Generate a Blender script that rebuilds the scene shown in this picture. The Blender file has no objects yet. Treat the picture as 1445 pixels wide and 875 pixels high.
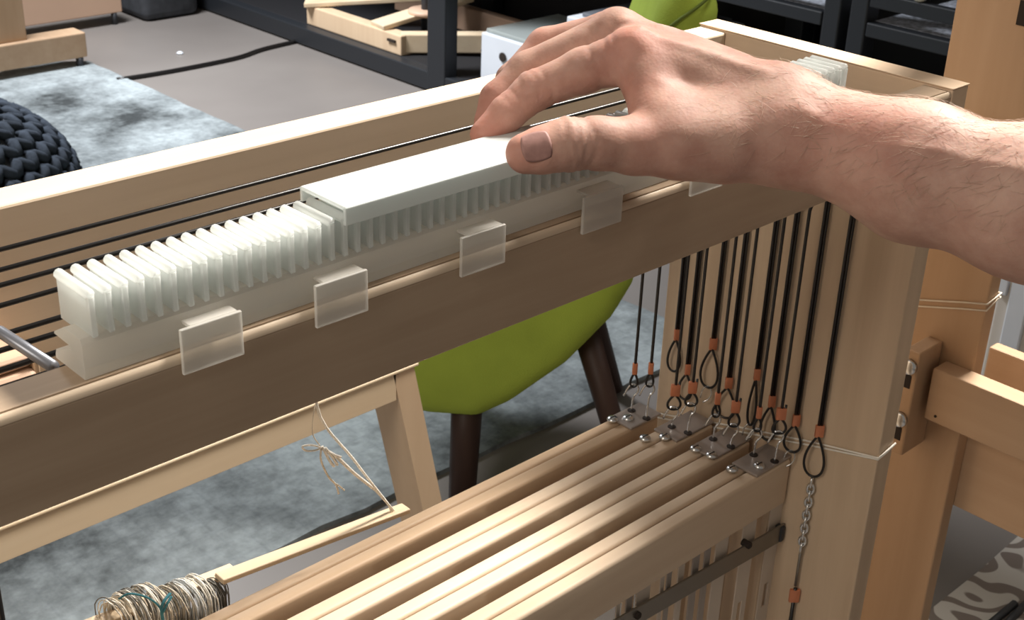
import bpy, bmesh, math, random
import numpy as np
from mathutils import Vector, Matrix
random.seed(7)
SC = bpy.context.scene
COL = SC.collection

# ------------------------------------------------------------------ camera, world, lights, exposure
cam_d = bpy.data.cameras.new('camera'); cam = bpy.data.objects.new('camera', cam_d); COL.objects.link(cam)
cam_d.sensor_width = 36.0; cam_d.lens = 47.034; cam_d.clip_start = 0.02; cam_d.clip_end = 50
ROT = ((0.726784,0.279916,-0.627241),(-0.686066,0.339881,-0.643268),(0.033127,0.897846,0.439061))
m = Matrix((ROT[0], ROT[1], ROT[2])).to_4x4(); m.translation = Vector((-0.44353,-0.41541,0.29255)); cam.matrix_world = m
cam_d.dof.use_dof = True; cam_d.dof.focus_distance = 0.72; cam_d.dof.aperture_fstop = 40
SC.camera = cam
SC.view_settings.view_transform = 'Standard'; SC.view_settings.look = 'None'
SC.view_settings.gamma = 1; SC.view_settings.use_curve_mapping = False
SC.view_settings.exposure = 0.0
W = bpy.data.worlds.new('world'); SC.world = W; W.use_nodes = True
bg = W.node_tree.nodes['Background']; bg.inputs[0].default_value = (1.0, 0.91, 0.80, 1); bg.inputs[1].default_value = 0.19

def area(name, loc, target, size, power, color, spread=180):
    l = bpy.data.lights.new(name, 'AREA'); l.spread = math.radians(spread); l.shape = 'DISK'; l.size = size; l.energy = power; l.color = color
    o = bpy.data.objects.new(name, l); COL.objects.link(o); o.location = loc
    o.rotation_euler = (Vector(target) - Vector(loc)).to_track_quat('-Z', 'Y').to_euler(); return o
area('ceiling_lamp_over_loom', (1.45, 0.16, 1.75), (0.08, 0.02, -.05), 0.55, 24, (1.0, 0.94, 0.86), 62)
area('ceiling_lamp_over_room', (1.0, 3.5, 1.5), (1.5, 2.7, -0.95), 0.9, 84, (0.95, 0.97, 1.0), 120)
area('fill_light_left_of_loom', (-2.1, -0.15, 1.5), (0.2, 0.2, -0.2), 0.9, 25, (1.0, 0.90, 0.78))  # added fill light, brightens the faces turned left and to the front

# ------------------------------------------------------------------ materials
def mat(name):
    m = bpy.data.materials.new(name); m.use_nodes = True
    nt = m.node_tree; return m, nt, nt.nodes['Principled BSDF']
def N(nt, t, **k):
    n = nt.nodes.new(t)
    for a, b in k.items(): setattr(n, a, b)
    return n
def plain(name, col, rough=0.5, metal=0.0, bump=0.0, bscale=400, spec=0.5, var=0.0, vscale=20):
    m, nt, b = mat(name)
    b.inputs['Base Color'].default_value = (*col, 1); b.inputs['Roughness'].default_value = rough
    b.inputs['Metallic'].default_value = metal; b.inputs['Specular IOR Level'].default_value = spec
    tc = N(nt, 'ShaderNodeTexCoord')
    if var:
        n = N(nt, 'ShaderNodeTexNoise'); n.inputs['Scale'].default_value = vscale; n.inputs['Detail'].default_value = 4
        r = N(nt, 'ShaderNodeValToRGB'); r.color_ramp.elements[0].position = .3; r.color_ramp.elements[1].position = .7
        r.color_ramp.elements[0].color = (*[c * (1 - var) for c in col], 1); r.color_ramp.elements[1].color = (*[min(1, c * (1 + var)) for c in col], 1)
        nt.links.new(tc.outputs['Object'], n.inputs['Vector']); nt.links.new(n.outputs['Fac'], r.inputs[0]); nt.links.new(r.outputs[0], b.inputs['Base Color'])
    if bump:
        n = N(nt, 'ShaderNodeTexNoise'); n.inputs['Scale'].default_value = bscale; n.inputs['Detail'].default_value = 3
        bm_ = N(nt, 'ShaderNodeBump'); bm_.inputs['Strength'].default_value = bump; bm_.inputs['Distance'].default_value = 0.001
        nt.links.new(tc.outputs['Object'], n.inputs['Vector']); nt.links.new(n.outputs['Fac'], bm_.inputs['Height']); nt.links.new(bm_.outputs[0], b.inputs['Normal'])
    return m
def wood(name, light, dark, axis='x', fine=1.0, rough=0.5, streak=0.5):
    m, nt, b = mat(name); b.inputs['Roughness'].default_value = rough; b.inputs['Specular IOR Level'].default_value = 0.3
    tc = N(nt, 'ShaderNodeTexCoord'); mp = N(nt, 'ShaderNodeMapping')
    lo, hi = 2.2 * fine, 42 * fine
    mp.inputs['Scale'].default_value = {'x': (lo, hi, hi), 'y': (hi, lo, hi), 'z': (hi, hi, lo)}[axis]
    n = N(nt, 'ShaderNodeTexNoise'); n.inputs['Scale'].default_value = 1.0; n.inputs['Detail'].default_value = 5; n.inputs['Roughness'].default_value = .6; n.inputs['Distortion'].default_value = .4
    n2 = N(nt, 'ShaderNodeTexNoise'); n2.inputs['Scale'].default_value = 7.0; n2.inputs['Detail'].default_value = 3
    mp2 = N(nt, 'ShaderNodeMapping'); mp2.inputs['Scale'].default_value = {'x': (.6, 3, 3), 'y': (3, .6, 3), 'z': (3, 3, .6)}[axis]
    r = N(nt, 'ShaderNodeValToRGB'); e = r.color_ramp.elements
    e[0].position = .28; e[0].color = (*dark, 1); e[1].position = .68; e[1].color = (*light, 1)
    mx = N(nt, 'ShaderNodeMix', data_type='FLOAT'); mx.inputs[0].default_value = 1 - streak
    L = nt.links.new
    L(tc.outputs['Object'], mp.inputs[0]); L(mp.outputs[0], n.inputs['Vector']); L(tc.outputs['Object'], mp2.inputs[0]); L(mp2.outputs[0], n2.inputs['Vector'])
    L(n.outputs['Fac'], mx.inputs[2]); L(n2.outputs['Fac'], mx.inputs[3]); L(mx.outputs[0], r.inputs[0]); L(r.outputs[0], b.inputs['Base Color'])
    bp = N(nt, 'ShaderNodeBump'); bp.inputs['Strength'].default_value = .12; bp.inputs['Distance'].default_value = .0006
    L(n.outputs['Fac'], bp.inputs['Height']); L(bp.outputs[0], b.inputs['Normal'])
    return m
def plastic(name, col, see=0.1, trans=0.35, rough=0.3, bump=0.0):
    """translucent polyethylene: diffuse + light through it + some clear transmission + gloss"""
    m, nt, b = mat(name); L = nt.links.new
    b.inputs['Base Color'].default_value = (*col, 1); b.inputs['Roughness'].default_value = rough; b.inputs['Specular IOR Level'].default_value = .5
    t = N(nt, 'ShaderNodeBsdfTranslucent'); t.inputs[0].default_value = (*col, 1)
    tr = N(nt, 'ShaderNodeBsdfTransparent'); tr.inputs[0].default_value = (.97, .97, .95, 1)
    m1 = N(nt, 'ShaderNodeMixShader'); m1.inputs[0].default_value = trans
    m2 = N(nt, 'ShaderNodeMixShader'); m2.inputs[0].default_value = see
    out = nt.nodes['Material Output']
    L(b.outputs[0], m1.inputs[1]); L(t.outputs[0], m1.inputs[2]); L(m1.outputs[0], m2.inputs[1]); L(tr.outputs[0], m2.inputs[2]); L(m2.outputs[0], out.inputs[0])
    if bump:
        tc = N(nt, 'ShaderNodeTexCoord'); w = N(nt, 'ShaderNodeTexNoise'); w.inputs['Scale'].default_value = 160
        bp = N(nt, 'ShaderNodeBump'); bp.inputs['Strength'].default_value = bump; bp.inputs['Distance'].default_value = .001
        L(tc.outputs['Object'], w.inputs['Vector']); L(w.outputs['Fac'], bp.inputs['Height']); L(bp.outputs[0], b.inputs['Normal'])
    return m

M = {}
M['maple_x'] = wood('pale maple, grain along beam', (.70, .57, .43), (.57, .44, .31), 'x')
M['maple_front'] = wood('maple with brown streaks', (.56, .43, .31), (.36, .255, .17), 'x', .8, .5, .65)  # streaks are grain; the darker tone carries the front face's shade
M['maple_y'] = wood('maple, grain front to back', (.74, .57, .41), (.60, .44, .30), 'y')
M['maple_z'] = wood('maple, upright grain', (.66, .52, .375), (.45, .33, .225), 'z', .8, .5, .6)
M['lath'] = wood('shaft lath wood', (.74, .60, .45), (.58, .43, .30), 'x', 1.3)
M['lath_warm'] = wood('warm shaft lath wood', (.64, .47, .32), (.48, .33, .205), 'x', 1.3)
M['beech_y'] = wood('beech rail wood', (.52, .36, .235), (.44, .29, .18), 'y', 1.2)
M['beech_z'] = wood('beech post wood', (.50, .335, .21), (.41, .26, .15), 'z', 1.2)
M['pine'] = wood('pale pine bench wood', (.76, .62, .44), (.66, .50, .33), 'x', .7)
M['pine_z'] = wood('pale pine leg wood', (.70, .53, .36), (.60, .43, .28), 'z', .7)
M['walnut'] = wood('dark brown chair leg wood', (.050, .026, .019), (.028, .014, .010), 'z', 1.0)
M['hdpe'] = plastic('milky plastic of the rack', (.93, .95, .94), .12, .60, .28, .06)
M['hdpe_base'] = plastic('ribbed milky plastic of the rack base', (.95, .94, .90), .10, .62, .30, .25)
M['hdpe_tab'] = plastic('thin milky plastic of the tabs', (.86, .84, .80), .50, .3, .35, .05)
M['hdpe_cap'] = plastic('bluish white plastic of the cap', (.90, .94, .93), .08, .35, .28, .04)
M['cord'] = plain('black nylon coated cable', (.010, .009, .009), .32, 0, 0, spec=.5)
M['copper'] = plain('crimped copper', (.64, .24, .125), .42, .5, .3, 300)
M['zinc'] = plain('zinc plated steel', (.72, .74, .75), .25, 1.0)
M['steel'] = plain('dull steel strip', (.26, .24, .21), .42, .85, .1, 100)
M['plate'] = plain('dull grey plate', (.36, .31, .28), .28, .35, .15, 80)
M['dark_slot'] = plain('dark slot', (.02, .012, .008), .8)
M['thread'] = plain('natural cotton thread', (.72, .64, .52), .85, 0, .3, 900)
M['white_thread'] = plain('white cotton thread', (.82, .78, .70), .85, 0, .3, 900)
M['blue_thread'] = plain('teal tie thread', (.05, .22, .27), .8)
M['grey_rod'] = plain('grey enamelled steel rod', (.22, .23, .26), .35, .6)
M['black_metal'] = plain('charcoal powder coated metal', (.035, .037, .042), .5, .2, .2, 300)
M['shelf_metal'] = plain('dark blue grey shelf metal', (.020, .023, .028), .45, .2, .2, 300)
M['shelf_dark'] = plain('black shelf backing', (.006, .006, .008), .7)
M['terrazzo'] = plain('speckled grey shelf liner', (.42, .45, .52), .6, 0, .3, 200, .5, .55, 90)
M['white_box'] = plain('white painted box', (.66, .70, .76), .5, 0, 0, 100, .5, .04, 6)
M['lid'] = plain('dark grey box lid', (.13, .14, .16), .5)
M['green'] = plain('lime green felt', (.32, .42, .06), .9, 0, .5, 500, .2, .10, 9)
M['green_seam'] = plain('dark green piping', (.10, .14, .02), .9)
M['knit'] = plain('charcoal blue knitted wool', (.035, .045, .062), .95, 0, .6, 250, .2, .25, 60)
M['felt_grey'] = plain('dark grey felt', (.065, .070, .080), .95, 0, .5, 200, .2, .2, 30)
M['blush'] = plain('pale rosy wood', (.62, .42, .30), .5, 0, .1, 100)
M['wall'] = plain('warm white wall paint', (.62, .58, .53), .9, 0, .1, 100)

def floor_material():
    m, nt, b = mat('grey brown floor covering'); L = nt.links.new; b.inputs['Roughness'].default_value = .45
    tc = N(nt, 'ShaderNodeTexCoord'); n = N(nt, 'ShaderNodeTexNoise'); n.inputs['Scale'].default_value = 1.6; n.inputs['Detail'].default_value = 5
    r = N(nt, 'ShaderNodeValToRGB'); e = r.color_ramp.elements; e[0].position = .3; e[0].color = (.165, .148, .138, 1); e[1].position = .75; e[1].color = (.215, .195, .182, 1)
    L(tc.outputs['Object'], n.inputs['Vector']); L(n.outputs['Fac'], r.inputs[0]); L(r.outputs[0], b.inputs['Base Color'])
    return m
M['floor'] = floor_material()
def rug_material():
    m, nt, b = mat('faded blue grey woven rug'); L = nt.links.new; b.inputs['Roughness'].default_value = .95; b.inputs['Specular IOR Level'].default_value = .1
    tc = N(nt, 'ShaderNodeTexCoord')
    n = N(nt, 'ShaderNodeTexNoise'); n.inputs['Scale'].default_value = 2.6; n.inputs['Detail'].default_value = 9; n.inputs['Roughness'].default_value = .70
    r = N(nt, 'ShaderNodeValToRGB'); e = r.color_ramp.elements
    e[0].position = .35; e[0].color = (.045, .050, .052, 1); e[1].position = .59; e[1].color = (.33, .37, .385, 1)
    w = N(nt, 'ShaderNodeTexBrick'); w.offset = 0; w.inputs['Scale'].default_value = 13; w.inputs['Mortar Size'].default_value = .05; w.inputs['Mortar Smooth'].default_value = 1.0
    w.inputs['Color1'].default_value = (1, 1, 1, 1); w.inputs['Color2'].default_value = (.93, .93, .93, 1); w.inputs['Mortar'].default_value = (.80, .80, .82, 1)
    w.inputs['Brick Width'].default_value = .5; w.inputs['Row Height'].default_value = .5
    n2 = N(nt, 'ShaderNodeTexNoise'); n2.inputs['Scale'].default_value = 60; n2.inputs['Detail'].default_value = 2
    r2 = N(nt, 'ShaderNodeValToRGB'); r2.color_ramp.elements[0].color = (.75, .75, .75, 1); r2.color_ramp.elements[0].position = .35; r2.color_ramp.elements[1].position = .6
    mm = N(nt, 'ShaderNodeMix', data_type='RGBA', blend_type='MULTIPLY'); mm.inputs[0].default_value = .45
    m3 = N(nt, 'ShaderNodeMix', data_type='RGBA', blend_type='MULTIPLY'); m3.inputs[0].default_value = .7
    L(tc.outputs['Object'], n.inputs['Vector']); L(tc.outputs['Object'], w.inputs['Vector']); L(tc.outputs['Object'], n2.inputs['Vector'])
    L(n.outputs['Fac'], r.inputs[0]); L(r.outputs[0], mm.inputs[6]); L(w.outputs['Color'], mm.inputs[7]); L(n2.outputs['Fac'], r2.inputs[0])
    L(mm.outputs[2], m3.inputs[6]); L(r2.outputs[0], m3.inputs[7]); L(m3.outputs[2], b.inputs['Base Color'])
    bp = N(nt, 'ShaderNodeBump'); bp.inputs['Strength'].default_value = .4; bp.inputs['Distance'].default_value = .004; L(n2.outputs['Fac'], bp.inputs['Height']); L(bp.outputs[0], b.inputs['Normal'])
    return m
M['rug'] = rug_material()
def rug2_material():
    m, nt, b = mat('taupe rug with cream scroll pattern'); L = nt.links.new; b.inputs['Roughness'].default_value = .95
    tc = N(nt, 'ShaderNodeTexCoord'); n = N(nt, 'ShaderNodeTexNoise'); n.inputs['Scale'].default_value = 9; n.inputs['Detail'].default_value = 1
    n.inputs['Distortion'].default_value = .6
    w = N(nt, 'ShaderNodeTexWave', wave_type='RINGS'); w.inputs['Scale'].default_value = 9; w.inputs['Distortion'].default_value = 14; w.inputs['Detail'].default_value = 1; w.inputs['Detail Scale'].default_value = 1.2
    r = N(nt, 'ShaderNodeValToRGB'); e = r.color_ramp.elements; e[0].position = .42; e[0].color = (.20, .165, .145, 1); e[1].position = .55; e[1].color = (.52, .49, .45, 1)
    L(tc.outputs['Object'], w.inputs['Vector']); L(w.outputs['Fac'], r.inputs[0]); L(r.outputs[0], b.inputs['Base Color'])
    return m
M['rug2'] = rug2_material()
def skin_material():
    m, nt, b = mat('skin'); L = nt.links.new
    b.inputs['Roughness'].default_value = .58; b.inputs['Specular IOR Level'].default_value = .28
    b.inputs['Subsurface Weight'].default_value = .25; b.inputs['Subsurface Radius'].default_value = (1, .35, .2); b.inputs['Subsurface Scale'].default_value = .004
    tc = N(nt, 'ShaderNodeTexCoord')
    n = N(nt, 'ShaderNodeTexNoise'); n.inputs['Scale'].default_value = 38; n.inputs['Detail'].default_value = 5; n.inputs['Roughness'].default_value = .6
    r = N(nt, 'ShaderNodeValToRGB'); e = r.color_ramp.elements
    e[0].position = .33; e[0].color = (.38, .205, .16, 1); e[1].position = .68; e[1].color = (.54, .35, .28, 1)
    at = N(nt, 'ShaderNodeAttribute', attribute_name='rosy')
    mx = N(nt, 'ShaderNodeMix', data_type='RGBA'); mx.inputs[7].default_value = (.58, .24, .18, 1)
    L(tc.outputs['Object'], n.inputs['Vector']); L(n.outputs['Fac'], r.inputs[0]); L(r.outputs[0], mx.inputs[6]); L(at.outputs['Fac'], mx.inputs[0]); L(mx.outputs[2], b.inputs['Base Color'])
    v = N(nt, 'ShaderNodeTexVoronoi'); v.inputs['Scale'].default_value = 600
    n3 = N(nt, 'ShaderNodeTexNoise'); n3.inputs['Scale'].default_value = 120; n3.inputs['Detail'].default_value = 6
    ad = N(nt, 'ShaderNodeMath', operation='ADD')
    bp = N(nt, 'ShaderNodeBump'); bp.inputs['Strength'].default_value = .35; bp.inputs['Distance'].default_value = .0008
    ml = N(nt, 'ShaderNodeMath', operation='MULTIPLY'); ml.inputs[1].default_value = .25
    L(tc.outputs['Object'], v.inputs['Vector']); L(tc.outputs['Object'], n3.inputs['Vector']); L(v.outputs['Distance'], ml.inputs[0]); L(ml.outputs[0], ad.inputs[0]); L(n3.outputs['Fac'], ad.inputs[1])
    L(ad.outputs[0], bp.inputs['Height']); L(bp.outputs[0], b.inputs['Normal'])
    return m
M['skin'] = skin_material()
M['nail'] = plain('dull mauve thumbnail', (.36, .20, .175), .55, 0, .2, 200, .3, .2, 150)

# ------------------------------------------------------------------ mesh helpers
def link(name, verts, faces, material, parent=None, smooth=False, base=None):
    me = bpy.data.meshes.new(name); base = Vector(base) if base else Vector((0, 0, 0))
    me.from_pydata([tuple(Vector(v) - base) for v in verts], [], faces); me.materials.append(material); me.update()
    if smooth: me.polygons.foreach_set('use_smooth', [True] * len(me.polygons))
    o = bpy.data.objects.new(name, me); COL.objects.link(o); o.location = base
    if parent: o.parent = parent; o.matrix_parent_inverse = Matrix.Translation(-parent.location)
    return o
class MB:
    """collects shapes of one part"""
    def __init__(s): s.v = []; s.f = []; s.sm = False
    def add(s, v, f):
        k = len(s.v); s.v += [tuple(p) for p in v]; s.f += [tuple(i + k for i in q) for q in f]; return s
    def box(s, a, b, bev=0.0, seg=2, rot=None):
        bm = bmesh.new(); bmesh.ops.create_cube(bm, size=1)
        c = [(a[i] + b[i]) / 2 for i in range(3)]; d = [abs(b[i] - a[i]) for i in range(3)]
        for v in bm.verts: v.co = Vector((v.co[0] * d[0], v.co[1] * d[1], v.co[2] * d[2]))
        if bev: bmesh.ops.bevel(bm, geom=list(bm.edges), offset=min(bev, min(d) * .45), segments=seg, profile=.5, affect='EDGES')
        mt = Matrix.Translation(c) @ (rot.to_4x4() if rot else Matrix.Identity(4))
        bm.transform(mt); bm.verts.ensure_lookup_table()
        s.add([v.co[:] for v in bm.verts], [[v.index for v in f.verts] for f in bm.faces]); bm.free(); return s
    def bar(s, p, q, w, h, bev=0.0, up=(0, 0, 1)):
        """box from p to q with width w (sideways) and height h (along up)"""
        p, q = Vector(p), Vector(q); x = (q - p).normalized(); y = Vector(up).cross(x).normalized(); z = x.cross(y)
        r = Matrix((x, y, z)).transposed(); L = (q - p).length; c = (p + q) / 2
        bm = MB().box((-L / 2, -w / 2, -h / 2), (L / 2, w / 2, h / 2), bev)
        s.add([c + r @ Vector(v) for v in bm.v], bm.f); return s
    def tube(s, pts, rad, n=10, closed=False, cap=True):
        pts = [Vector(p) for p in pts]; k = len(pts)
        if isinstance(rad, (int, float)): rad = [rad] * k
        tan = []
        for i in range(k):
            if closed: t = pts[(i + 1) % k] - pts[i - 1]
            else: t = pts[min(i + 1, k - 1)] - pts[max(i - 1, 0)]
            tan.append(t.normalized())
        u = tan[0].orthogonal().normalized(); V = []
        for i in range(k):
            u = (u - tan[i] * u.dot(tan[i])).normalized(); w = tan[i].cross(u)
            V += [pts[i] + (u * math.cos(2 * math.pi * j / n) + w * math.sin(2 * math.pi * j / n)) * rad[i] for j in range(n)]
        F = []
        for i in range(k if closed else k - 1):
            a, b = i * n, ((i + 1) % k) * n
            F += [(a + j, a + (j + 1) % n, b + (j + 1) % n, b + j) for j in range(n)]
        if cap and not closed: F += [tuple(range(n - 1, -1, -1)), tuple((k - 1) * n + j for j in range(n))]
        return s.add(V, F)
    def prism(s, poly, axis, a, b):
        """poly: list of 2D points in the plane normal to axis, swept from a to b"""
        ix = 'xyz'.index(axis); n = len(poly); V = []
        for t in (a, b):
            for p in poly:
                q = list(p); q.insert(ix, t); V.append(q)
        F = [(i, (i + 1) % n, n + (i + 1) % n, n + i) for i in range(n)] + [tuple(range(n - 1, -1, -1)), tuple(range(n, 2 * n))]
        return s.add(V, F)
    def lathe(s, c, prof, n=24, axis=(0, 0, 1)):
        """prof: (radius, height) pairs"""
        ax = Vector(axis).normalized(); u = ax.orthogonal().normalized(); w = ax.cross(u); V = []; c = Vector(c)
        for r, h in prof: V += [c + ax * h + (u * math.cos(2 * math.pi * j / n) + w * math.sin(2 * math.pi * j / n)) * max(r, 1e-5) for j in range(n)]
        F = []
        for i in range(len(prof) - 1):
            a, b = i * n, (i + 1) * n; F += [(a + j, a + (j + 1) % n, b + (j + 1) % n, b + j) for j in range(n)]
        F += [tuple(range(n - 1, -1, -1)), tuple((len(prof) - 1) * n + j for j in range(n))]
        return s.add(V, F)
    def build(s, name, material, parent=None, smooth=False, base=None):
        return link(name, s.v, s.f, material, parent, smooth, base)
def auto_smooth(o, angle=40):
    me = o.data; me.polygons.foreach_set('use_smooth', [True] * len(me.polygons)); me.set_sharp_from_angle(angle=math.radians(angle)); return o
def tag(o, label, cat, group=None, kind=None):
    o['label'] = label
    if cat: o['category'] = cat
    if group: o['group'] = group
    if kind: o['kind'] = kind
    return o
def thing(name, loc, label, cat, group=None):
    o = bpy.data.objects.new(name, None); COL.objects.link(o); o.location = loc; o.empty_display_size = .02
    return tag(o, label, cat, group)
def structure(o): o['kind'] = 'structure'; return o
def curve(pts, n=8):
    """Catmull-Rom through pts"""
    P = [Vector(p) for p in pts]; P = [2 * P[0] - P[1]] + P + [2 * P[-1] - P[-2]]; out = []
    for i in range(1, len(P) - 2):
        for k in range(n):
            t = k / n; a, b, c, d = P[i - 1], P[i], P[i + 1], P[i + 2]
            out.append(.5 * ((2 * b) + (-a + c) * t + (2 * a - 5 * b + 4 * c - d) * t * t + (-a + 3 * b - 3 * c + d) * t ** 3))
    out.append(P[-2]); return out

# ------------------------------------------------------------------ the room
FZ = -.95
structure(MB().box((-3, -2.5, FZ - .05), (3.2, 5.6, FZ)).build('floor', M['floor']))
structure(MB().box((3.0, -2.5, FZ), (3.1, 5.6, 1.85)).build('wall_right', M['wall']))
structure(MB().box((-3, 5.5, FZ), (3.0, 5.6, 1.85)).build('wall_back', M['wall']))
structure(MB().box((2.985, -2.5, FZ), (3.0, 5.5, FZ + .08), .003).build('baseboard_right', M['wall']))
structure(MB().box((-3, 5.485, FZ), (2.985, 5.5, FZ + .08), .003).build('baseboard_back', M['wall']))

# big rug, its edge slightly ragged
V = []; F = []
outline = []
for i in range(40): outline.append((-1.6 + 3.12 * i / 39, 1.02 + random.uniform(-.006, .006)))
for i in range(40): outline.append((1.54 - .02 * i / 39 + random.uniform(-.004, .004), 1.02 + 2.6 * i / 39))
outline += [(1.36, 3.72), (1.15, 3.62), (-1.6, 3.62)]
rug = MB().prism(outline, 'z', FZ, FZ + .009).build('rug', M['rug'])
tag(rug, 'large faded blue-grey woven rug with dark mottling, under the green chair', 'rug')
rug2 = MB().prism([(1.069,0.271), (1.105,0.276), (1.249,0.276), (1.374,0.281), (1.498,0.286), (1.366,-0.019), (0.970,0.050)], 'z', FZ, FZ + .008).build('rug', M['rug2'])
tag(rug2, 'taupe rug with cream scroll pattern at the bottom right corner', 'rug')

# ------------------------------------------------------------------ the loom frame
loom = thing('loom', (0, .1, FZ), 'pale maple loom frame, a box of boards at its top with black cables through it', 'loom')
XL, XI, XO = -.42, .3465, .3665
fb = MB()
# front beam: body with a low front shoulder, toned dark for shade; the paler lip paints its lit edge
fb.prism([(0.0008, 0), (0, .0008), (0, .0405), (.0008, .042), (.0028, .0425), (.0032, .045), (.0205, .045), (.022, .0435), (.022, .0008), (.0212, 0)], 'x', XL + .02, .3575)
front_beam = fb.build('front_beam', M['maple_front'], loom)
o = MB().prism([(.0000, .0412), (.0001, .0432), (.0008, .0446), (.0018, .0450), (.0025, .0446), (.0026, .0412)], 'x', XL + .02, .3575).build('beam_lip', M['maple_x'], loom); auto_smooth(o, 50)
bb = MB().box((XL + .02, .188, -.085), (.3575, .213, .045), .0015).build('back_beam', M['maple_x'], loom)
MB().box((XI, 0, FZ), (XO, .213, -.0005), .0012).build('side_panel', M['maple_z'], loom)
MB().box((.3575, -.0005, .0), (.378, .2135, .0462), .0012).build('side_board', M['maple_y'], loom)
MB().box((XL, 0, FZ), (XL + .02, .213, .0465), .0012).build('side_panel', M['maple_z'], loom)
MB().box((XL + .02, .19, FZ + .18), (XI, .21, FZ + .24), .002).build('cross_bar', M['maple_x'], loom)
MB().box((.3570, -.0006, .0462), (.3790, .2140, .0472), .0004).build('top_edge', M['maple_y'], loom)
for y in (.1782, .1560, .1400, .1200, .0930, .0800, .0640, .0500):
    w = MB().lathe((.3355, y, .0155), [(.004, -.0022), (.011, -.0022), (.0115, -.0018), (.0095, 0), (.0115, .0018), (.011, .0022), (.004, .0022)], 20, (0, 1, 0)).build('pulley', M['black_metal'], loom, True)
    MB().tube([(.3355, y - .004, .0155), (.3355, y + .004, .0155)], .002, 8).build('pin', M['zinc'], w)

# ------------------------------------------------------------------ tooth rack on the front beam
rack = thing('tooth_rack', (0, .02, .045), 'long milky white plastic rack with a row of upright teeth, clipped on the front beam', 'rack')
X0, X1 = -.2540, .2475
prof = [(.0055, .0452), (.0048, .0500), (.0048, .0600), (.0060, .0622), (.0188, .0622), (.0225, .0600), (.0273, .0572), (.0276, .0562),
        (.0150, .0558), (.0146, .0543), (.0276, .0495), (.0287, .0470), (.0287, .0452)]
SHR = .012
bm_ = MB().prism(prof, 'x', X0, X1); bm_.v = [(x, y + SHR * (x + .20), z) for x, y, z in bm_.v]
body = bm_.build('rack_body', M['hdpe_base'], rack)
tp = MB()
# tooth: thin plate, thickened rod along its top, round foot in front
tp.box((-.0011, .0058, .0600), (.0011, .0302, .0785), .0004, 1)
tp.tube([(0, .0050, .0783), (0, .0058, .0787), (0, .0298, .0787), (0, .0306, .0784)], [.0013, .0021, .0021, .0013], 10)
tp.tube([(0, .0056, .0780), (0, .0056, .0645), (0, .0052, .0625), (0, .0046, .0618)], [.0016, .0015, .0014, .0010], 6)
t0 = None; NT = 73
for i in range(NT):
    x = -.2484 + .00682 * i
    if t0 is None:
        t0 = tp.build('tooth', M['hdpe'], rack); auto_smooth(t0, 50); o = t0
    else:
        o = t0.copy(); COL.objects.link(o)
    o.location = (x, SHR * (x + .20), 0); o.parent = rack; o.matrix_parent_inverse = Matrix.Translation(-rack.location)
for a, b in [(-.2175, -.1900), (-.1545, -.1275), (-.0742, -.0470), (.0052, .0335), (.0880, .1150), (.169, .196)]:
    c = MB().box((a, -.0030, .0375), (b, -.0012, .0570), .0004)
    c.box((a + .005, -.0012, .0556), (b - .001, .0056 + SHR * (a + .2), .0570), .0003)
    o = c.build('clip_tab', M['hdpe_tab'], rack); o['label'] = 'thin frosted clip tab hooked over the beam edge'
# cap that slides over the teeth
cap = thing('slide_cover', (-.02, .02, .0772), 'bluish white plastic cap strip pushed onto the rack teeth, held in the fingers', 'cap')
cx0, cx1 = -.1345, .002
o = MB().box((cx0, .0030, .0832), (cx1, .0345, .0853), .0006).build('cap_top', M['hdpe_cap'], cap)
MB().box((cx0, .0026, .0766), (cx1, .0044, .0849), .0006).build('front_lip', M['hdpe_cap'], cap)
MB().box((cx0, .0335, .0780), (cx1, .0351, .0849), .0006).build('rear_lip', M['hdpe_cap'], cap)
g = MB()
for k in range(19):
    x = cx0 + .0035 + .00682 * k; g.box((x, .0045, .0812), (x + .0012, .0335, .0832))
g.build('rib', M['hdpe_cap'], cap)['kind'] = 'stuff'

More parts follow.
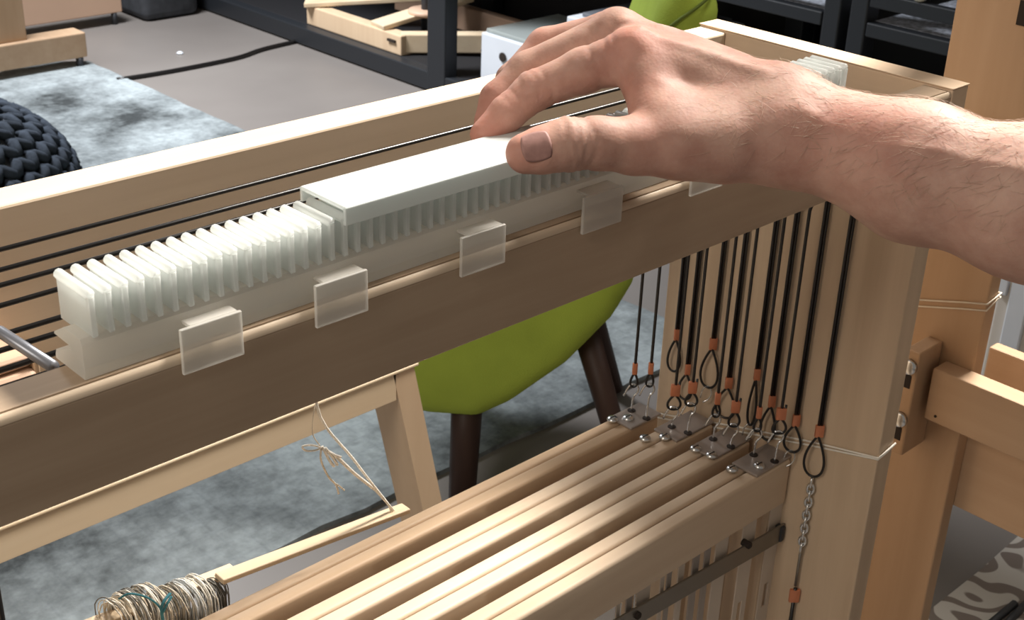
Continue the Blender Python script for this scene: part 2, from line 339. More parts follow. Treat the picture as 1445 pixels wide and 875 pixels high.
# ------------------------------------------------------------------ shafts hung in the frame
ZT = -.268
names = ['front shaft of the harness with a flat steel bar under it', 'second shaft from the front, two pale laths', 'third shaft from the front, two laths with bright tops', 'rearmost shaft, broad warm brown top with a smoky end plate']
shafts = []
SH = [(.0715, .345, .0), (.1085, .341, 0), (.1450, .339, 0), (.1835, .315, 0)]
for k, (y, xe, dz) in enumerate(SH):
    w1 = .0125; gap = .0012 if k < 3 else .0003; y2 = y + w1 + gap; yb = y2 + (.0118 if k < 3 else .0105); xs = -.395
    s = thing('shaft', ((xe + xs) / 2, (y + yb) / 2, ZT - .042), 'wooden heddle shaft: ' + names[k], 'shaft', 'heddle shafts of the loom')
    mA = M['lath_warm'] if k == 3 else M['lath']
    for a, b in ((y, y + w1), (y2, yb)):
        o = MB().box((xs, a, ZT - .042), (xe, b, ZT), .0026, 3).build('lath', mA, s); auto_smooth(o)
    for sx in (xe - .010, xs + .02):
        MB().box((sx - .006, y + .004, ZT - .30), (sx + .004, y + .010, ZT - .0425), .001).build('side_stick', M['maple_z'], s)
    o = MB().box((xs, y, ZT - .33), (xe, yb, ZT - .30), .002).build('bottom_lath', mA, s)
    if k == 0: pl = [(xe - .044, y + .001, xe + .001, yb)]
    elif k == 3: pl = [(xe - .036, y - .001, xe + .0015, yb)]
    else: pl = [(xe - .046, y + .001, xe + .001, yb)]
    for a, b, c, d in pl:
        o = MB().box((a, b, ZT), (c, d, ZT + .0022), .0008).build('end_plate', M['plate'], s); o['label'] = 'dull grey end plate'
    scp = {0: ((.293, .0905), (.3130, .0795)), 1: ((.2945, .128), (.2965, .1135)), 2: ((.2755, .1645), (.2890, .1555)), 3: ((.2775, .2015), (.2885, .1945))}[k]
    for px, py in scp:
        py = min(max(py, y + .005), yb - .005)
        h = MB().lathe((px, py, ZT + .0005), [(.0018, -.004), (.0018, .0008), (.0045, .0012), (.0048, .0022), (.0042, .0036), (.0022, .0044), (.0004, .0045)], 16).build('screw', M['zinc'], s, True)
        MB().box((px - .0030, py - .0004, ZT + .0046), (px + .0030, py + .0004, ZT + .0052)).build('screw_slot', M['dark_slot'], h)
    shafts.append(s)
# steel heddle bar under the front shaft
bar = MB().bar((.3455, .0700, -.3370), (.02, .0700, -.3205), .002, .0165, .0005).build('heddle_bar', M['steel'], shafts[0])
MB().box((.3395, .0675, -.344), (.3445, .0745, -.330), .0008).build('bar_clip', M['black_metal'], shafts[0])
for bx in (.296, .166): MB().lathe((bx, .070, -.326), [(.003, -.004), (.003, .003), (.0015, .004)], 10, (0, -1, 0)).build('bar_bolt', M['dark_slot'], shafts[0])

# heddles: flat pale strips with an eye slot, standing behind the bar
def heddle(x, w, m_, lab, zeye, dy=0.0):
    y = .0745 + dy; t = .0011; z0, z1 = -.560, -.3105; e = w * .17
    b = MB()
    b.box((x - w / 2, y, z0), (x - e, y + t, z1)); b.box((x + e, y, z0), (x + w / 2, y + t, z1))
    b.box((x - e, y, z0), (x + e, y + t, zeye - .012)); b.box((x - e, y, zeye + .012), (x + e, y + t, z1))
    o = b.build('heddle', m_, None, base=(x, y, z0)); tag(o, lab, 'heddle', 'heddles under the front shaft'); return o
M['heddle'] = plain('pale smooth heddle strip', (.58, .50, .42), .4)
M['heddle_grey'] = plain('greyish heddle strip', (.34, .30, .27), .4)
hx = [(0.3389,0.0164,0), (0.3041,0.0167,0), (0.2695,0.0151,0), (0.2520,0.0069,1), (0.2383,0.0077,1), (0.2213,0.0067,0), (0.2073,0.0049,1), (0.1995,0.0040,0), (0.1782,0.0150,0), (0.1629,0.0062,1), (0.1512,0.0038,0)]
ords = ['first', 'second', 'third', 'fourth', 'fifth', 'sixth', 'seventh', 'eighth', 'ninth', 'tenth', 'eleventh', 'twelfth', 'thirteenth', 'fourteenth']
for i, (x, w, g_) in enumerate(hx):
    heddle(x, w, M['heddle_grey'] if g_ else M['heddle'], '%s flat %s heddle strip with an eye slot, counted from the side panel' % (ords[i], 'grey' if g_ else 'pale'), -.400 - .0012 * i)

# ------------------------------------------------------------------ lift cords with copper crimps
def loop_pts(c, top, w, h, n=22, ax=(.75, -.66, 0)):
    """teardrop loop hanging from top"""
    ax = Vector(ax).normalized(); out = []
    for i in range(n + 1):
        t = i / n; a = t * 2 * math.pi
        x = math.sin(a) * (math.sin(a / 2)) * w / 2 * 1.25
        z = -(1 - math.cos(a)) / 2 * h
        out.append(Vector(top) + ax * x + Vector((0, 0, z)))
    return out
def ferrule(o, p, w, h, ax=(.75, -.66, 0)):
    ax = Vector(ax).normalized(); r = Matrix((ax, Vector((0, 0, 1)).cross(ax), (0, 0, 1))).transposed()
    b = MB().box((-w / 2, -.0017, -h / 2), (w / 2, .0017, h / 2), .0008, 2)
    return auto_smooth(MB().add([Vector(p) + r @ Vector(v) for v in b.v], b.f).build('crimp', M['copper'], o))
# used cords: run along the box, over a pulley and down to a hook
used = [  # x, y, crimp z, crimp width, loop w, loop h, label
 (.3005, .2015, -0.2263, .0042, .006, .013, 'thin black lift cord nearest the back, left of its pair'),
 (.3005, .1850, -0.2189, .0042, .006, .013, 'thin black lift cord second from the back, on the rear shaft'),
 (.3060, .1625, -0.2314, .0078, .011, .014, 'lift cord with wide bright crimp, rear hook of the third shaft'),
 (.3090, .1480, -0.2237, .0070, .010, .013, 'lift cord with a wide crimp on the front hook of the third shaft'),
 (.3170, .1285, -0.2282, .0045, .006, .013, 'lift cord with a slim dull crimp on the second shaft'),
 (.3190, .1120, -0.2292, .0070, .009, .014, 'lift cord with a wide orange crimp on the second shaft'),
 (.3230, .0925, -0.2271, .0042, .006, .013, 'lift cord with a slim crimp on the front shaft'),
 (.3280, .0760, -0.2226, .0078, .011, .014, 'lift cord with the widest orange crimp, on the front shaft'),
]
for i, (x, y, cz, cw, lw, lh, lab) in enumerate(used):
    yc = (.1782, .1560, .1400, .1200, .0930, .0800, .0640, .0500)[i]
    c = thing('lift_cord', (x, y, cz - lh - .006), 'black cable: ' + lab, 'cord', 'cords holding the shafts')
    zt = .0275
    pts = [(XL + .05, yc, zt), (-.1, yc, zt), (.1, yc, zt), (.28, yc, zt)] + [(x + .004 - .012 * (1 - math.sin(a)) + .004, yc, zt - .012 * (1 - math.cos(a))) for a in (.3, .7, 1.1, 1.5)] + [(x + .001, y * .8 + yc * .2, -.035), (x, y, -.055 if i > 2 else -.10), (x, y, cz + .012), (x, y, cz - .003)]
    MB().tube(pts, .0013, 8).build('cable', M['cord'], c, True)
    if cw > .006: MB().tube([(x + .0022, y - .0018, cz - .004), (x + .0024, y - .002, cz + .0075)], .0010, 8).build('cable_end', M['cord'], c, True)
    MB().tube(loop_pts(0, (x, y, cz - .004), lw, lh), .00105, 8).build('eye_loop', M['cord'], c, True)
    ferrule(c, (x, y, cz), cw, .0105)
    # hook on the shaft below: an open hook with a stem
    k = (3, 3, 2, 2, 1, 1, 0, 0)[i]; zb = cz - lh - .004
    a = Vector((.75, -.66, 0)).normalized()
    top = Vector((x, y, zb + .0012)); yb = SH[k][0]
    hp = [top - a * .0075 + Vector((0, 0, -.0095)), top - a * .0045 + Vector((0, 0, -.002)), top - a * .0015 + Vector((0, 0, .0012)), top + a * .0022 + Vector((0, 0, .0008)), top + a * .0042 + Vector((0, 0, -.0035)), top + a * .0030 + Vector((0, 0, -.0075)), top + a * .0008 + Vector((0, 0, -.0105)), Vector((x, y, min(zb - .014, ZT + .006))), Vector((x, y, ZT - .004))]
    h = MB().tube(curve(hp, 5), .00085, 8).build('hook', M['zinc'], shafts[k], True); h['label'] = 'bright zinc hook'
    MB().lathe((x, y, ZT + .0016), [(.0034, 0), (.0034, .0012), (.001, .0014)], 14).build('washer', M['dark_slot'], shafts[k])
# spare cords: doubled, ending in free teardrop loops near the side panel
spare = [
 (.2, (0.1942,-0.2057), .0052, .0105, .030, 'spare black cord with the highest loop, behind the third shaft'),
 (.2, (0.1797,-0.2323), .0046, .0110, .024, 'spare doubled black cord, second loop from the back'),
 (.2, (0.1569,-0.1993), .0062, .0140, .036, 'spare black cord with a long open teardrop loop in mid row'),
 (.2, (0.1374,-0.2269), .0060, .0150, .028, 'spare doubled black cord whose loop leans out behind the second shaft'),
 (.2, (0.1117,-0.2082), .0050, .0060, .042, 'spare black cord with a narrow closed loop and high slim crimp'),
 (.2, (0.0948,-0.2251), .0055, .0110, .031, 'spare doubled black cord with a loop just behind the front shaft'),
 (.2, (0.0708,-0.2316), .0060, .0125, .024, 'spare black cord whose loop rests on the front shaft end'),
 (.2, (0.0492,-0.2312), .0068, .0145, .0365, 'doubled black cord nearest the front, its big loop above a small chain'),
]
for i, (_, (y, cz), cw, lw, lh, lab) in enumerate(spare):
    x = .3420
    c = thing('spare_cord', (x, y, cz - lh - .006), lab, 'cord', 'spare cords hanging by the side panel')
    a = Vector((.75, -.66, 0)).normalized()
    for d in ((-.0011, .0011) if i not in (2,) else (-.0009, .0011)):
        q = Vector((x, y, 0)) + a * d
        MB().tube([(q.x, q.y, .020), (q.x, q.y, -.06), (q.x, q.y, cz - .002)], .0012, 8).build('cable', M['cord'], c, True)
    MB().tube(loop_pts(0, (x - .001, y, cz - .004), lw * 1.15, lh, 30, (.22, -.97, 0)), .00105, 8).build('end_loop', M['cord'], c, True)
    ferrule(c, (x, y, cz), cw, .0105)
    MB().tube([(x - .0035, y, .021), (XI, y, .021)], .0022, 8).build('peg', M['zinc'], c, True)
    if i in (2, 4, 6):   # a small wire hook left in the loop
        t = Vector((x, y, cz - lh - .004)); hp = [t + Vector((-.004, .004, -.010)), t + Vector((-.003, .003, -.002)), t + Vector((0, 0, .001)), t + Vector((.001, -.003, -.004)), t + Vector((-.001, -.002, -.010)), t + Vector((-.004, .001, -.013))]
        MB().tube(curve(hp, 4), .0006, 6).build('wire_hook', M['zinc'], c, True)
# chain under the nearest loop
cy, czl = .0495, -.2745
ch = thing('chain', (.3425, cy, -.346), 'little zinc chain hanging from the nearest cord loop, twisted tight', 'chain')
z = czl; k = 0
while z > -.340:
    a = 0 if k % 2 == 0 else math.pi / 2; d = Vector((math.cos(a + .4), math.sin(a + .4), 0)); pts = []
    for j in range(12):
        t = j / 12 * 2 * math.pi; pts.append(Vector((.3425, cy, z - .0035)) + d * math.cos(t) * .0026 + Vector((0, 0, math.sin(t) * .0045)))
    MB().tube(pts, .0011, 6, closed=True).build('link', M['zinc'], ch, True); z -= .0062; k += 1
lc = thing('lower_cord', (.3425, .049, -.52), 'dark cord with one orange crimp hanging below the little chain', 'cord')
MB().tube([(.3425, cy, z + .004), (.3425, cy, -.378)], .0012, 8).build('wire', M['steel'], lc, True)
MB().tube([(.3425, .049, -.380), (.3425, .049, -.52)], .0016, 8).build('cable', M['cord'], lc, True)
ferrule(lc, (.3425, .049, -.3875), .0085, .0125)

# thread tied round the side panel
th = thing('tie_thread', (.368, .1, -.30), 'pale doubled thread tied round the loom side panel', 'thread')
for d in (0, .0042):
    pts = [(.3670, .2140, -.296 + d), (.3458, .2140, -.2945 + d), (.3455, .195, -.2890 + d), (.3455, .128, -.2690 + d), (.3455, .0565, -.2490 + d * .8), (.3455, -.0010, -.2340 + d * .3), (.3550, -.0018, -.2310 + d * .3), (.3675, -.0010, -.2285)]
    MB().tube(pts, .0008, 6).build('strand', M['white_thread'], th, True)
# ------------------------------------------------------------------ small things at the left
tag(MB().tube([(-.285, .1190, .0385), (-0.2539,0.0800,0.0360), (-0.2512,0.0380,0.0360)], .0026, 10).build('steel_rod', M['grey_rod'], None, True), 'slanting grey steel rod behind the left end of the front beam', 'rod')
wp = thing('wooden_shuttle', (-.235, .17, -.036), 'small rounded rosy wood block on the back beam, seen at the left edge', 'block')
blk = MB()
for dz, s_ in ((0, 1.0), (.008, .86)):
    blk.box((-.262, .156 + dz * .4, -.037 + dz), (-.209, .1875, -.0295 + dz), .0036, 3)
blk.build('block', M['blush'], wp); MB().box((-.2100, .158, -.0375), (-.2070, .187, -.0205), .0008).build('end_band', M['lath_warm'], wp)
tag(MB().tube([(-.2825, .05, .02), (-.2825, .05, -.20), (-.2825, .05, -.6)], .0012, 8).build('hanging_cord', M['cord'], None, True), 'straight black cord hanging at the far left edge', 'cord')

# lease stick with yarn behind the shafts
stick = MB().bar((-0.0805,0.2240,-0.2601), (0.0783,0.2240,-0.2751), .0105, .0040, .0008).build('lease_stick', M['pine']); tag(stick, 'thin bright pine stick behind the rearmost shaft, string tied to its end', 'stick')
stick2 = MB().bar((-0.1788,0.2360,-0.2589), (-0.0618,0.2360,-0.2681), .0105, .004, .0008).build('yarn_stick', M['pine']); tag(stick2, 'pine stick under the hanks of yarn at the bottom edge', 'stick')
def hank(name, us, lab, mats, n, spread, kind):
    t = thing(name, us[0], lab, 'yarn', 'hanks of yarn on the stick')
    A, B = Vector(us[0]), Vector(us[1]); d = B - A
    for mi, mm_ in enumerate(mats):
        b = MB()
        for i in range(n):
            p = A + d * random.random(); r = spread * random.uniform(.75, 1.1); sk = random.uniform(-.35, .35); pts = []
            for j in range(15):
                a = math.pi * (j / 14) * 1.15 - .25
                pts.append(p + Vector((math.cos(a) * r * .12 + sk * (j / 14 - .5) * .02, -math.cos(a) * r, math.sin(a) * r * .95 - (.012 if j in (0, 14) else 0))) + Vector([random.uniform(-.0003, .0003) for _ in range(3)]))
            pts = [pts[0] + Vector((0, -.004, -.03))] + pts + [pts[-1] + Vector((0, .003, -.03))]
            b.tube(pts, .00045, 5)
        b.build('strands', mm_, t, True)['kind'] = 'stuff'
    return t
M['yarn_grey'] = plain('grey yarn', (.20, .19, .17), .9); M['yarn_silver'] = plain('silvery yarn', (.62, .64, .64), .6)
YY = .228
hank('yarn_hank', ((-0.1589,0.2280,-0.2563), (-0.1236,0.2280,-0.2593)), 'cream hank of yarn at the bottom edge, tied with teal thread', [M['thread'], M['white_thread'], M['yarn_grey']], 16, .0150, 0)
hank('yarn_hank', ((-0.1242,0.2280,-0.2658), (-0.1098,0.2280,-0.2664)), 'dull beige hank of yarn right beside the teal knot', [M['thread'], M['yarn_grey']], 16, .0140, 0)
hank('yarn_hank', ((-0.1089,0.2280,-0.2681), (-0.0900,0.2280,-0.2697)), 'silvery white hank of yarn nearest the stick end', [M['white_thread'], M['yarn_silver']], 16, .0150, 0)
hank('yarn_hank', ((-0.0890,0.2280,-0.2703), (-0.0761,0.2280,-0.2722)), 'sparse grey hank of yarn wound over the stick end', [M['yarn_grey']], 20, .0095, 0)
tt = thing('teal_tie', (-0.1286,0.2150,-0.2489), 'teal thread knotted over the cream yarn', 'thread')
MB().tube(curve([(-0.1516,0.2220,-0.2384), (-0.1476,0.2160,-0.2331), (-0.1401,0.2100,-0.2356), (-0.1342,0.2070,-0.2428), (-0.1310,0.2070,-0.2517)], 5), .0007, 6).build('tie', M['blue_thread'], tt, True)
MB().tube(curve([(-0.1234,0.2100,-0.2420), (-0.1291,0.2060,-0.2410), (-0.1326,0.2050,-0.2452), (-0.1321,0.2060,-0.2571)], 5), .0010, 6).build('tie_end', M['blue_thread'], tt, True)
MB().tube(curve([(-0.1325,0.2050,-0.2497), (-0.1290,0.2040,-0.2432), (-0.1247,0.2060,-0.2411)], 4), .0009, 6).build('tie_loop', M['blue_thread'], tt, True)

# white string with a bow, from the beam down to the stick
ws = thing('white_string', (0.0696,0.2240,-0.2731), 'white cotton string with a bow tied to the pine stick end', 'string')
B0 = (-0.0052,0.2100,-0.1759)
MB().tube(curve([(.0, .205, -.08), (-0.0042,0.2150,-0.1526), (0.0283,0.2190,-0.2107), (0.0669,0.2240,-0.2731)], 6), .0010, 6).build('strand', M['white_thread'], ws, True)
MB().tube(curve([(-0.0065,0.2140,-0.1513), (-0.0104,0.2120,-0.1694), (-0.0060,0.2100,-0.1811)], 5), .0004, 6).build('fine_strand', M['thread'], ws, True)
MB().tube(curve([(-0.0043,0.2100,-0.1834), (0.0084,0.2120,-0.1962), (0.0258,0.2160,-0.2186), (0.0475,0.2220,-0.2439)], 5), .0013, 6).build('strand', M['white_thread'], ws, True)
MB().tube(curve([(0.0475,0.2220,-0.2439), (0.0617,0.2240,-0.2646), (0.0643,0.2240,-0.2719)], 5), .0009, 6).build('strand', M['white_thread'], ws, True)
MB().tube(curve([(-0.0043,0.2100,-0.1829), (-0.0141,0.2080,-0.1758), (-0.0213,0.2080,-0.1740), (-0.0187,0.2080,-0.1783), (-0.0102,0.2090,-0.1817), (-0.0037,0.2100,-0.1820)], 5), .0007, 6).build('bow_loop', M['white_thread'], ws, True)
for a in ([(-0.0038,0.2100,-0.1831), (-0.0002,0.2090,-0.1929), (0.0037,0.2090,-0.2001)], [(-0.0021,0.2100,-0.1838), (0.0033,0.2090,-0.1932), (0.0066,0.2090,-0.2002)], [(-0.0021,0.2100,-0.1860), (0.0045,0.2090,-0.1915), (0.0097,0.2090,-0.1953)]):
    MB().tube(curve(a, 4), .0010, 6).build('string_end', M['white_thread'], ws, True)
MB().tube(curve([(-0.0055,0.2100,-0.1835), (-0.0065,0.2090,-0.1914), (-0.0019,0.2080,-0.2052), (0.0035,0.2070,-0.2138), (0.0049,0.2060,-0.2213)], 5), .0007, 6).build('string_end', M['thread'], ws, True)
MB().tube(curve([(0.0024,0.2070,-0.2121), (0.0057,0.2060,-0.2153), (0.0090,0.2050,-0.2197)], 4), .0006, 6).build('string_end', M['thread'], ws, True)

# ------------------------------------------------------------------ bench behind the loom
by = .62
bench = thing('trestle', (-.1, by + .1, FZ), 'pale pine trestle with a splayed leg, standing behind the loom', 'trestle')
pR = Vector((0.4175,0.6200,-0.4395)); pb = Vector((0.3627,0.6200,-0.4731)); ztop = pR.z + .0050; zrb = pb.z
zr = Vector((0.3946,0.6200,-0.4416)).z + .003
MB().box((-.75, by - .002, zr), (pR.x + .002, by + .040, ztop), .0015).build('trestle_top', M['pine'], bench)
MB().box((-.75, by, zrb), (pR.x - .030, by + .022, zr), .0005).build('rail', M['pine'], bench)
# legs splayed along the bench
lt = Vector((0.3987,0.6200,-0.4726)); lb = Vector((0.4359,0.6200,-0.6431)); sl = (lb.x - lt.x) / (lb.z - lt.z)
def leg(x0, s, y0, y1, nm='bench_leg'):
    zt_, zb_ = zr, FZ
    w = .030; V = []
    for zz in (zt_, zb_):
        xx = x0 + s * (zz - zt_)
        V += [(xx, y0, zz), (xx + w, y0, zz), (xx + w, y1, zz), (xx, y1, zz)]
    MB().add(V, [(0, 1, 2, 3), (7, 6, 5, 4), (0, 4, 5, 1), (1, 5, 6, 2), (2, 6, 7, 3), (3, 7, 4, 0)]).build('leg', M['pine_z'], bench)
leg(pR.x - .034, sl, by + .0, by + .055); leg(-.72, -sl, by, by + .055)

# ------------------------------------------------------------------ surface from a distance field
def surface_nets(Fd, org, h):
    s = Fd < 0; nx, ny, nz = Fd.shape
    cnt = np.zeros((nx - 1, ny - 1, nz - 1), np.int16); acc = np.zeros((nx - 1, ny - 1, nz - 1, 3), np.float32)
    C8 = [(i, j, k) for i in (0, 1) for j in (0, 1) for k in (0, 1)]
    def sub(A, c): return A[c[0]:nx - 1 + c[0], c[1]:ny - 1 + c[1], c[2]:nz - 1 + c[2]]
    for c in C8:
        for ax in range(3):
            if c[ax]: continue
            d = list(c); d[ax] = 1; a, b = sub(Fd, c), sub(Fd, d); x = sub(s, c) != sub(s, d)
            t = a[x] / (a[x] - b[x]); cnt[x] += 1; p = np.zeros((len(t), 3), np.float32); p[:] = c; p[:, ax] = t; acc[x] += p
    mask = cnt > 0; idx = -np.ones(cnt.shape, np.int64); idx[mask] = np.arange(mask.sum())
    V = (np.argwhere(mask) + acc[mask] / cnt[mask][:, None]) * h + np.array(org); Q = []
    for ax in range(3):
        o1, o2 = [a for a in range(3) if a != ax]
        A = np.moveaxis(s, ax, 0); x = A[:-1] != A[1:]
        x[:, 0, :] = 0; x[:, :, 0] = 0; x[:, -1, :] = 0; x[:, :, -1] = 0
        e = np.argwhere(x); inside = A[:-1][x]
        I = np.moveaxis(idx, ax, 0); i, j, k = e.T
        q = np.stack([I[i, j - 1, k - 1], I[i, j, k - 1], I[i, j, k], I[i, j - 1, k]], 1)
        flip = inside if ax != 1 else ~inside
        q[~flip] = q[~flip][:, ::-1]; Q.append(q)
    return V, np.concatenate(Q)
def smin(a, b, k):
    h = np.clip(.5 + .5 * (b - a) / k, 0, 1); return b + (a - b) * h - k * h * (1 - h)
def cone_sd(X, a, b, ra, rb):
    a = np.array(a, np.float32); b = np.array(b, np.float32); d = b - a; L2 = float(d @ d) + 1e-12
    t = np.clip(((X[0] - a[0]) * d[0] + (X[1] - a[1]) * d[1] + (X[2] - a[2]) * d[2]) / L2, 0, 1)
    return np.sqrt((X[0] - a[0] - t * d[0]) ** 2 + (X[1] - a[1] - t * d[1]) ** 2 + (X[2] - a[2] - t * d[2]) ** 2) - (ra + (rb - ra) * t)
def sdf_mesh(name, V, Q, material, parent, smooth=True):
    me = bpy.data.meshes.new(name); me.vertices.add(len(V)); me.vertices.foreach_set('co', V.astype(np.float32).ravel())
    me.loops.add(len(Q) * 4); me.loops.foreach_set('vertex_index', Q.astype(np.int32).ravel())
    me.polygons.add(len(Q)); me.polygons.foreach_set('loop_start', np.arange(0, len(Q) * 4, 4, dtype=np.int32)); me.update(calc_edges=True); me.validate()
    me.polygons.foreach_set('use_smooth', np.ones(len(me.polygons), bool)); me.materials.append(material)
    o = bpy.data.objects.new(name, me); COL.objects.link(o)
    if parent: o.parent = parent; o.matrix_parent_inverse = Matrix.Translation(-parent.location)
    return o

# ------------------------------------------------------------------ the hand and forearm
J = dict(
 i_tip=(-0.0229,0.0394,0.0839), i_dip=(-0.0107,0.0367,0.0929), i_pip=(0.0033,0.0329,0.1026), i_mid=(0.0216,0.0187,0.1126), i_mcp=(0.0378,0.0026,0.1213),
 m_tip=(-0.0079,0.0527,0.0838), m_dip=(0.0006,0.0555,0.0932), m_pip=(0.0170,0.0522,0.1050), m_mcp=(0.0508,0.0233,0.1246),
 r_tip=(0.0146,0.0654,0.0844), r_dip=(0.0231,0.0697,0.0961), r_pip=(0.0441,0.0668,0.1105), r_mcp=(0.0640,0.0399,0.1199),
 p_tip=(0.0349,0.0746,0.0860), p_dip=(0.0458,0.0747,0.0971), p_pip=(0.0585,0.0704,0.1044), p_mcp=(0.0776,0.0497,0.1104),
 t_tip=(-0.0396,-0.0064,0.0909), t_mid=(-0.0329,-0.0105,0.0922), t_ip=(-0.0230,-0.0159,0.0939), t_pr=(-0.0094,-0.0230,0.0937), t_mcp=(0.0072,-0.0301,0.0911), t_cmc=(0.0416,-0.0548,0.0905),
 w_top=(0.0758,-0.0604,0.1015), w_low=(0.0651,-0.0712,0.0931), w_far=(0.0915,-0.0486,0.0911),
 f_mid=(0.0946,-0.1248,0.0864), f_mid2=(0.1113,-0.1169,0.0739), f_end=(0.1097,-0.1737,0.0818), f_end2=(0.1326,-0.1640,0.0717), elbow=(0.1514,-0.2962,0.0644),
 web1=(0.0334,-0.0122,0.1115), web2=(0.0242,-0.0297,0.0978), th1=(0.0261,-0.0418,0.0920))
J = {k: np.array(v) for k, v in J.items()}
AX = np.array((.716, -.698, 0)); AY = np.array((.698, .716, 0)); AZ = np.array((0, 0, 1.)); O0 = J['i_mcp']
LB = np.stack([AX, AY, AZ])          # world -> arm frame
def loc(p): return LB @ (np.array(p) - O0)
def make_arm():
    h = .00145
    lo = np.array((-.125, -.085, -.125)); hi = np.array((.420, .085, .055))
    # the arm frame box follows the arm
    pts = np.array([loc(v) for v in J.values()]); lo = pts.min(0) - .026; hi = pts.max(0) + .026; hi[0] = loc((0.1401,-0.2418,0.0711))[0]; pe = loc(J['elbow']); lo[2] = min(lo[2], -.16)
    lo[1] = pts[:, 1].min() - .024; lo[2] = loc((0.1440,-0.2466,0.0697))[2] - .045
    lo[1] = loc((0.1440,-0.2466,0.0697))[1] - .045
    n = np.ceil((hi - lo) / h).astype(int)
    g = [np.arange(n[i], dtype=np.float32) * h + lo[i] for i in range(3)]
    X = (g[0][:, None, None], g[1][None, :, None], g[2][None, None, :])
    def c(a, b, ra, rb): return cone_sd(X, loc(J[a]), loc(J[b]), ra / 1000, rb / 1000)
    def chain(L, k):
        r = None
        for a, b, ra, rb in L:
            d = c(a, b, ra, rb); r = d if r is None else smin(r, d, k)
        return r
    idx = chain([('i_tip', 'i_dip', 7.2, 8.6), ('i_dip', 'i_pip', 8.6, 9.8), ('i_pip', 'i_mid', 9.8, 11.0), ('i_mid', 'i_mcp', 11.0, 12.5)], .003)
    mid = chain([('m_tip', 'm_dip', 7.5, 8.8), ('m_dip', 'm_pip', 8.8, 10.2), ('m_pip', 'm_mcp', 10.2, 12.5)], .003)
    rng = chain([('r_tip', 'r_dip', 7.0, 8.2), ('r_dip', 'r_pip', 8.2, 9.6), ('r_pip', 'r_mcp', 9.6, 11.5)], .003)
    pky = chain([('p_tip', 'p_dip', 6.2, 7.2), ('p_dip', 'p_pip', 7.2, 8.5), ('p_pip', 'p_mcp', 8.5, 10.5)], .003)
    thb = chain([('t_tip', 't_mid', 9.4, 10.6), ('t_mid', 't_ip', 10.6, 12.0), ('t_ip', 't_pr', 12.0, 11.9), ('t_pr', 't_mcp', 11.9, 13.5), ('t_mcp', 't_cmc', 13.5, 17.0)], .003)
    palm = chain([('i_mcp', 'w_top', 12.5, 17.0), ('m_mcp', 'w_top', 12.5, 17.5), ('r_mcp', 'w_far', 11, 16), ('p_mcp', 'w_far', 10.0, 15), ('t_cmc', 'w_low', 16.5, 17.5), ('th1', 'w_low', 15, 17.5), ('web1', 'web2', 9.0, 11.5), ('web1', 'th1', 10, 14), ('web2', 'w_top', 11, 17), ('w_top', 'w_low', 17, 17.5)], .010)
    arm = chain([('w_top', 'f_mid', 18.5, 27), ('w_low', 'f_mid', 17.0, 27), ('w_far', 'f_mid2', 15, 24), ('f_mid', 'f_end', 27, 32), ('f_mid2', 'f_end2', 24, 28), ('f_end', 'elbow', 32, 38)], .014)
    body = smin(palm, arm, .012)
    fg = np.minimum(np.minimum(smin(idx, mid, .0016), rng), pky); fg = smin(smin(np.minimum(idx, mid), rng, .0014), pky, .0014)
    D = smin(body, fg, .0055); D = smin(D, thb, .0045)
    del fg, body, palm, arm, idx, mid, rng, pky, thb
    V, Q = surface_nets(D, lo, h)
    # normals from the field
    G = [np.gradient(D, h, axis=i) for i in range(3)]
    q = np.clip(np.round((V - lo) / h).astype(int), 0, np.array(D.shape) - 1)
    Nn = np.stack([Gi[q[:, 0], q[:, 1], q[:, 2]] for Gi in G], 1); Nn /= np.linalg.norm(Nn, axis=1)[:, None] + 1e-9
    Wp = V @ LB + O0; Nw = Nn @ LB
    # relief: creases, tendons, veins
    disp = np.zeros(len(V))
    def crease(a, b, ts, depth, width, rad):
        A, B = J[a], J[b]; d = B - A; L = np.linalg.norm(d); d = d / L; s = (Wp - A) @ d; dist = np.linalg.norm(Wp - A - s[:, None] * d, axis=1); near = np.clip((rad - dist) / .003, 0, 1)
        for t in ts:
            wob = .0012 * np.sin(dist * 300 + t * 9 + Wp[:, 2] * 260)
            e = (s - t * L + wob) / width; disp[:] -= depth * np.exp(-e * e) * near
    crease('t_mid', 't_pr', (.34, .50, .64, .78), .00055, .0011, .019)
    crease('i_dip', 'i_mid', (.30, .44, .56), .00030, .0009, .017)
    crease('i_tip', 'i_pip', (.55, .66), .00025, .0008, .016)
    crease('i_mid', 'i_mcp', (.30, .55, .80), .00045, .0014, .024)
    def ridge(pts, hgt, wid):
        P = [np.array(p) for p in pts]; best = np.full(len(Wp), 9.)
        for a, b in zip(P[:-1], P[1:]):
            d = b - a; t = np.clip(((Wp - a) @ d) / (d @ d), 0, 1); best = np.minimum(best, np.linalg.norm(Wp - a - t[:, None] * d, axis=1))
        disp[:] += hgt * np.exp(-(best / wid) ** 2)
    ridge([(0.0391,-0.0017,0.1351), (0.0516,-0.0269,0.1296), (0.0642,-0.0581,0.1203)], .0016, .0035)
    ridge([(0.0444,0.0145,0.1344), (0.0617,-0.0071,0.1321), (0.0736,-0.0382,0.1217)], .0013, .0035)
    ridge([(0.0323,-0.0046,0.1347), (0.0318,-0.0089,0.1323)], .0018, .0075)
    ridge([(0.0265,-0.0255,0.1186), (0.0371,-0.0416,0.1238), (0.0446,-0.0652,0.1181), (0.0579,-0.0916,0.1122)], .0006, .0030)
    ridge([(0.0591,-0.0829,0.1131), (0.0603,-0.1173,0.1053), (0.0768,-0.1462,0.1048), (0.0835,-0.1792,0.1047)], .0007, .0034)
    ridge([(0.0576,-0.1040,0.1072), (0.0641,-0.1263,0.1020), (0.0640,-0.1425,0.0919)], .0006, .0030)
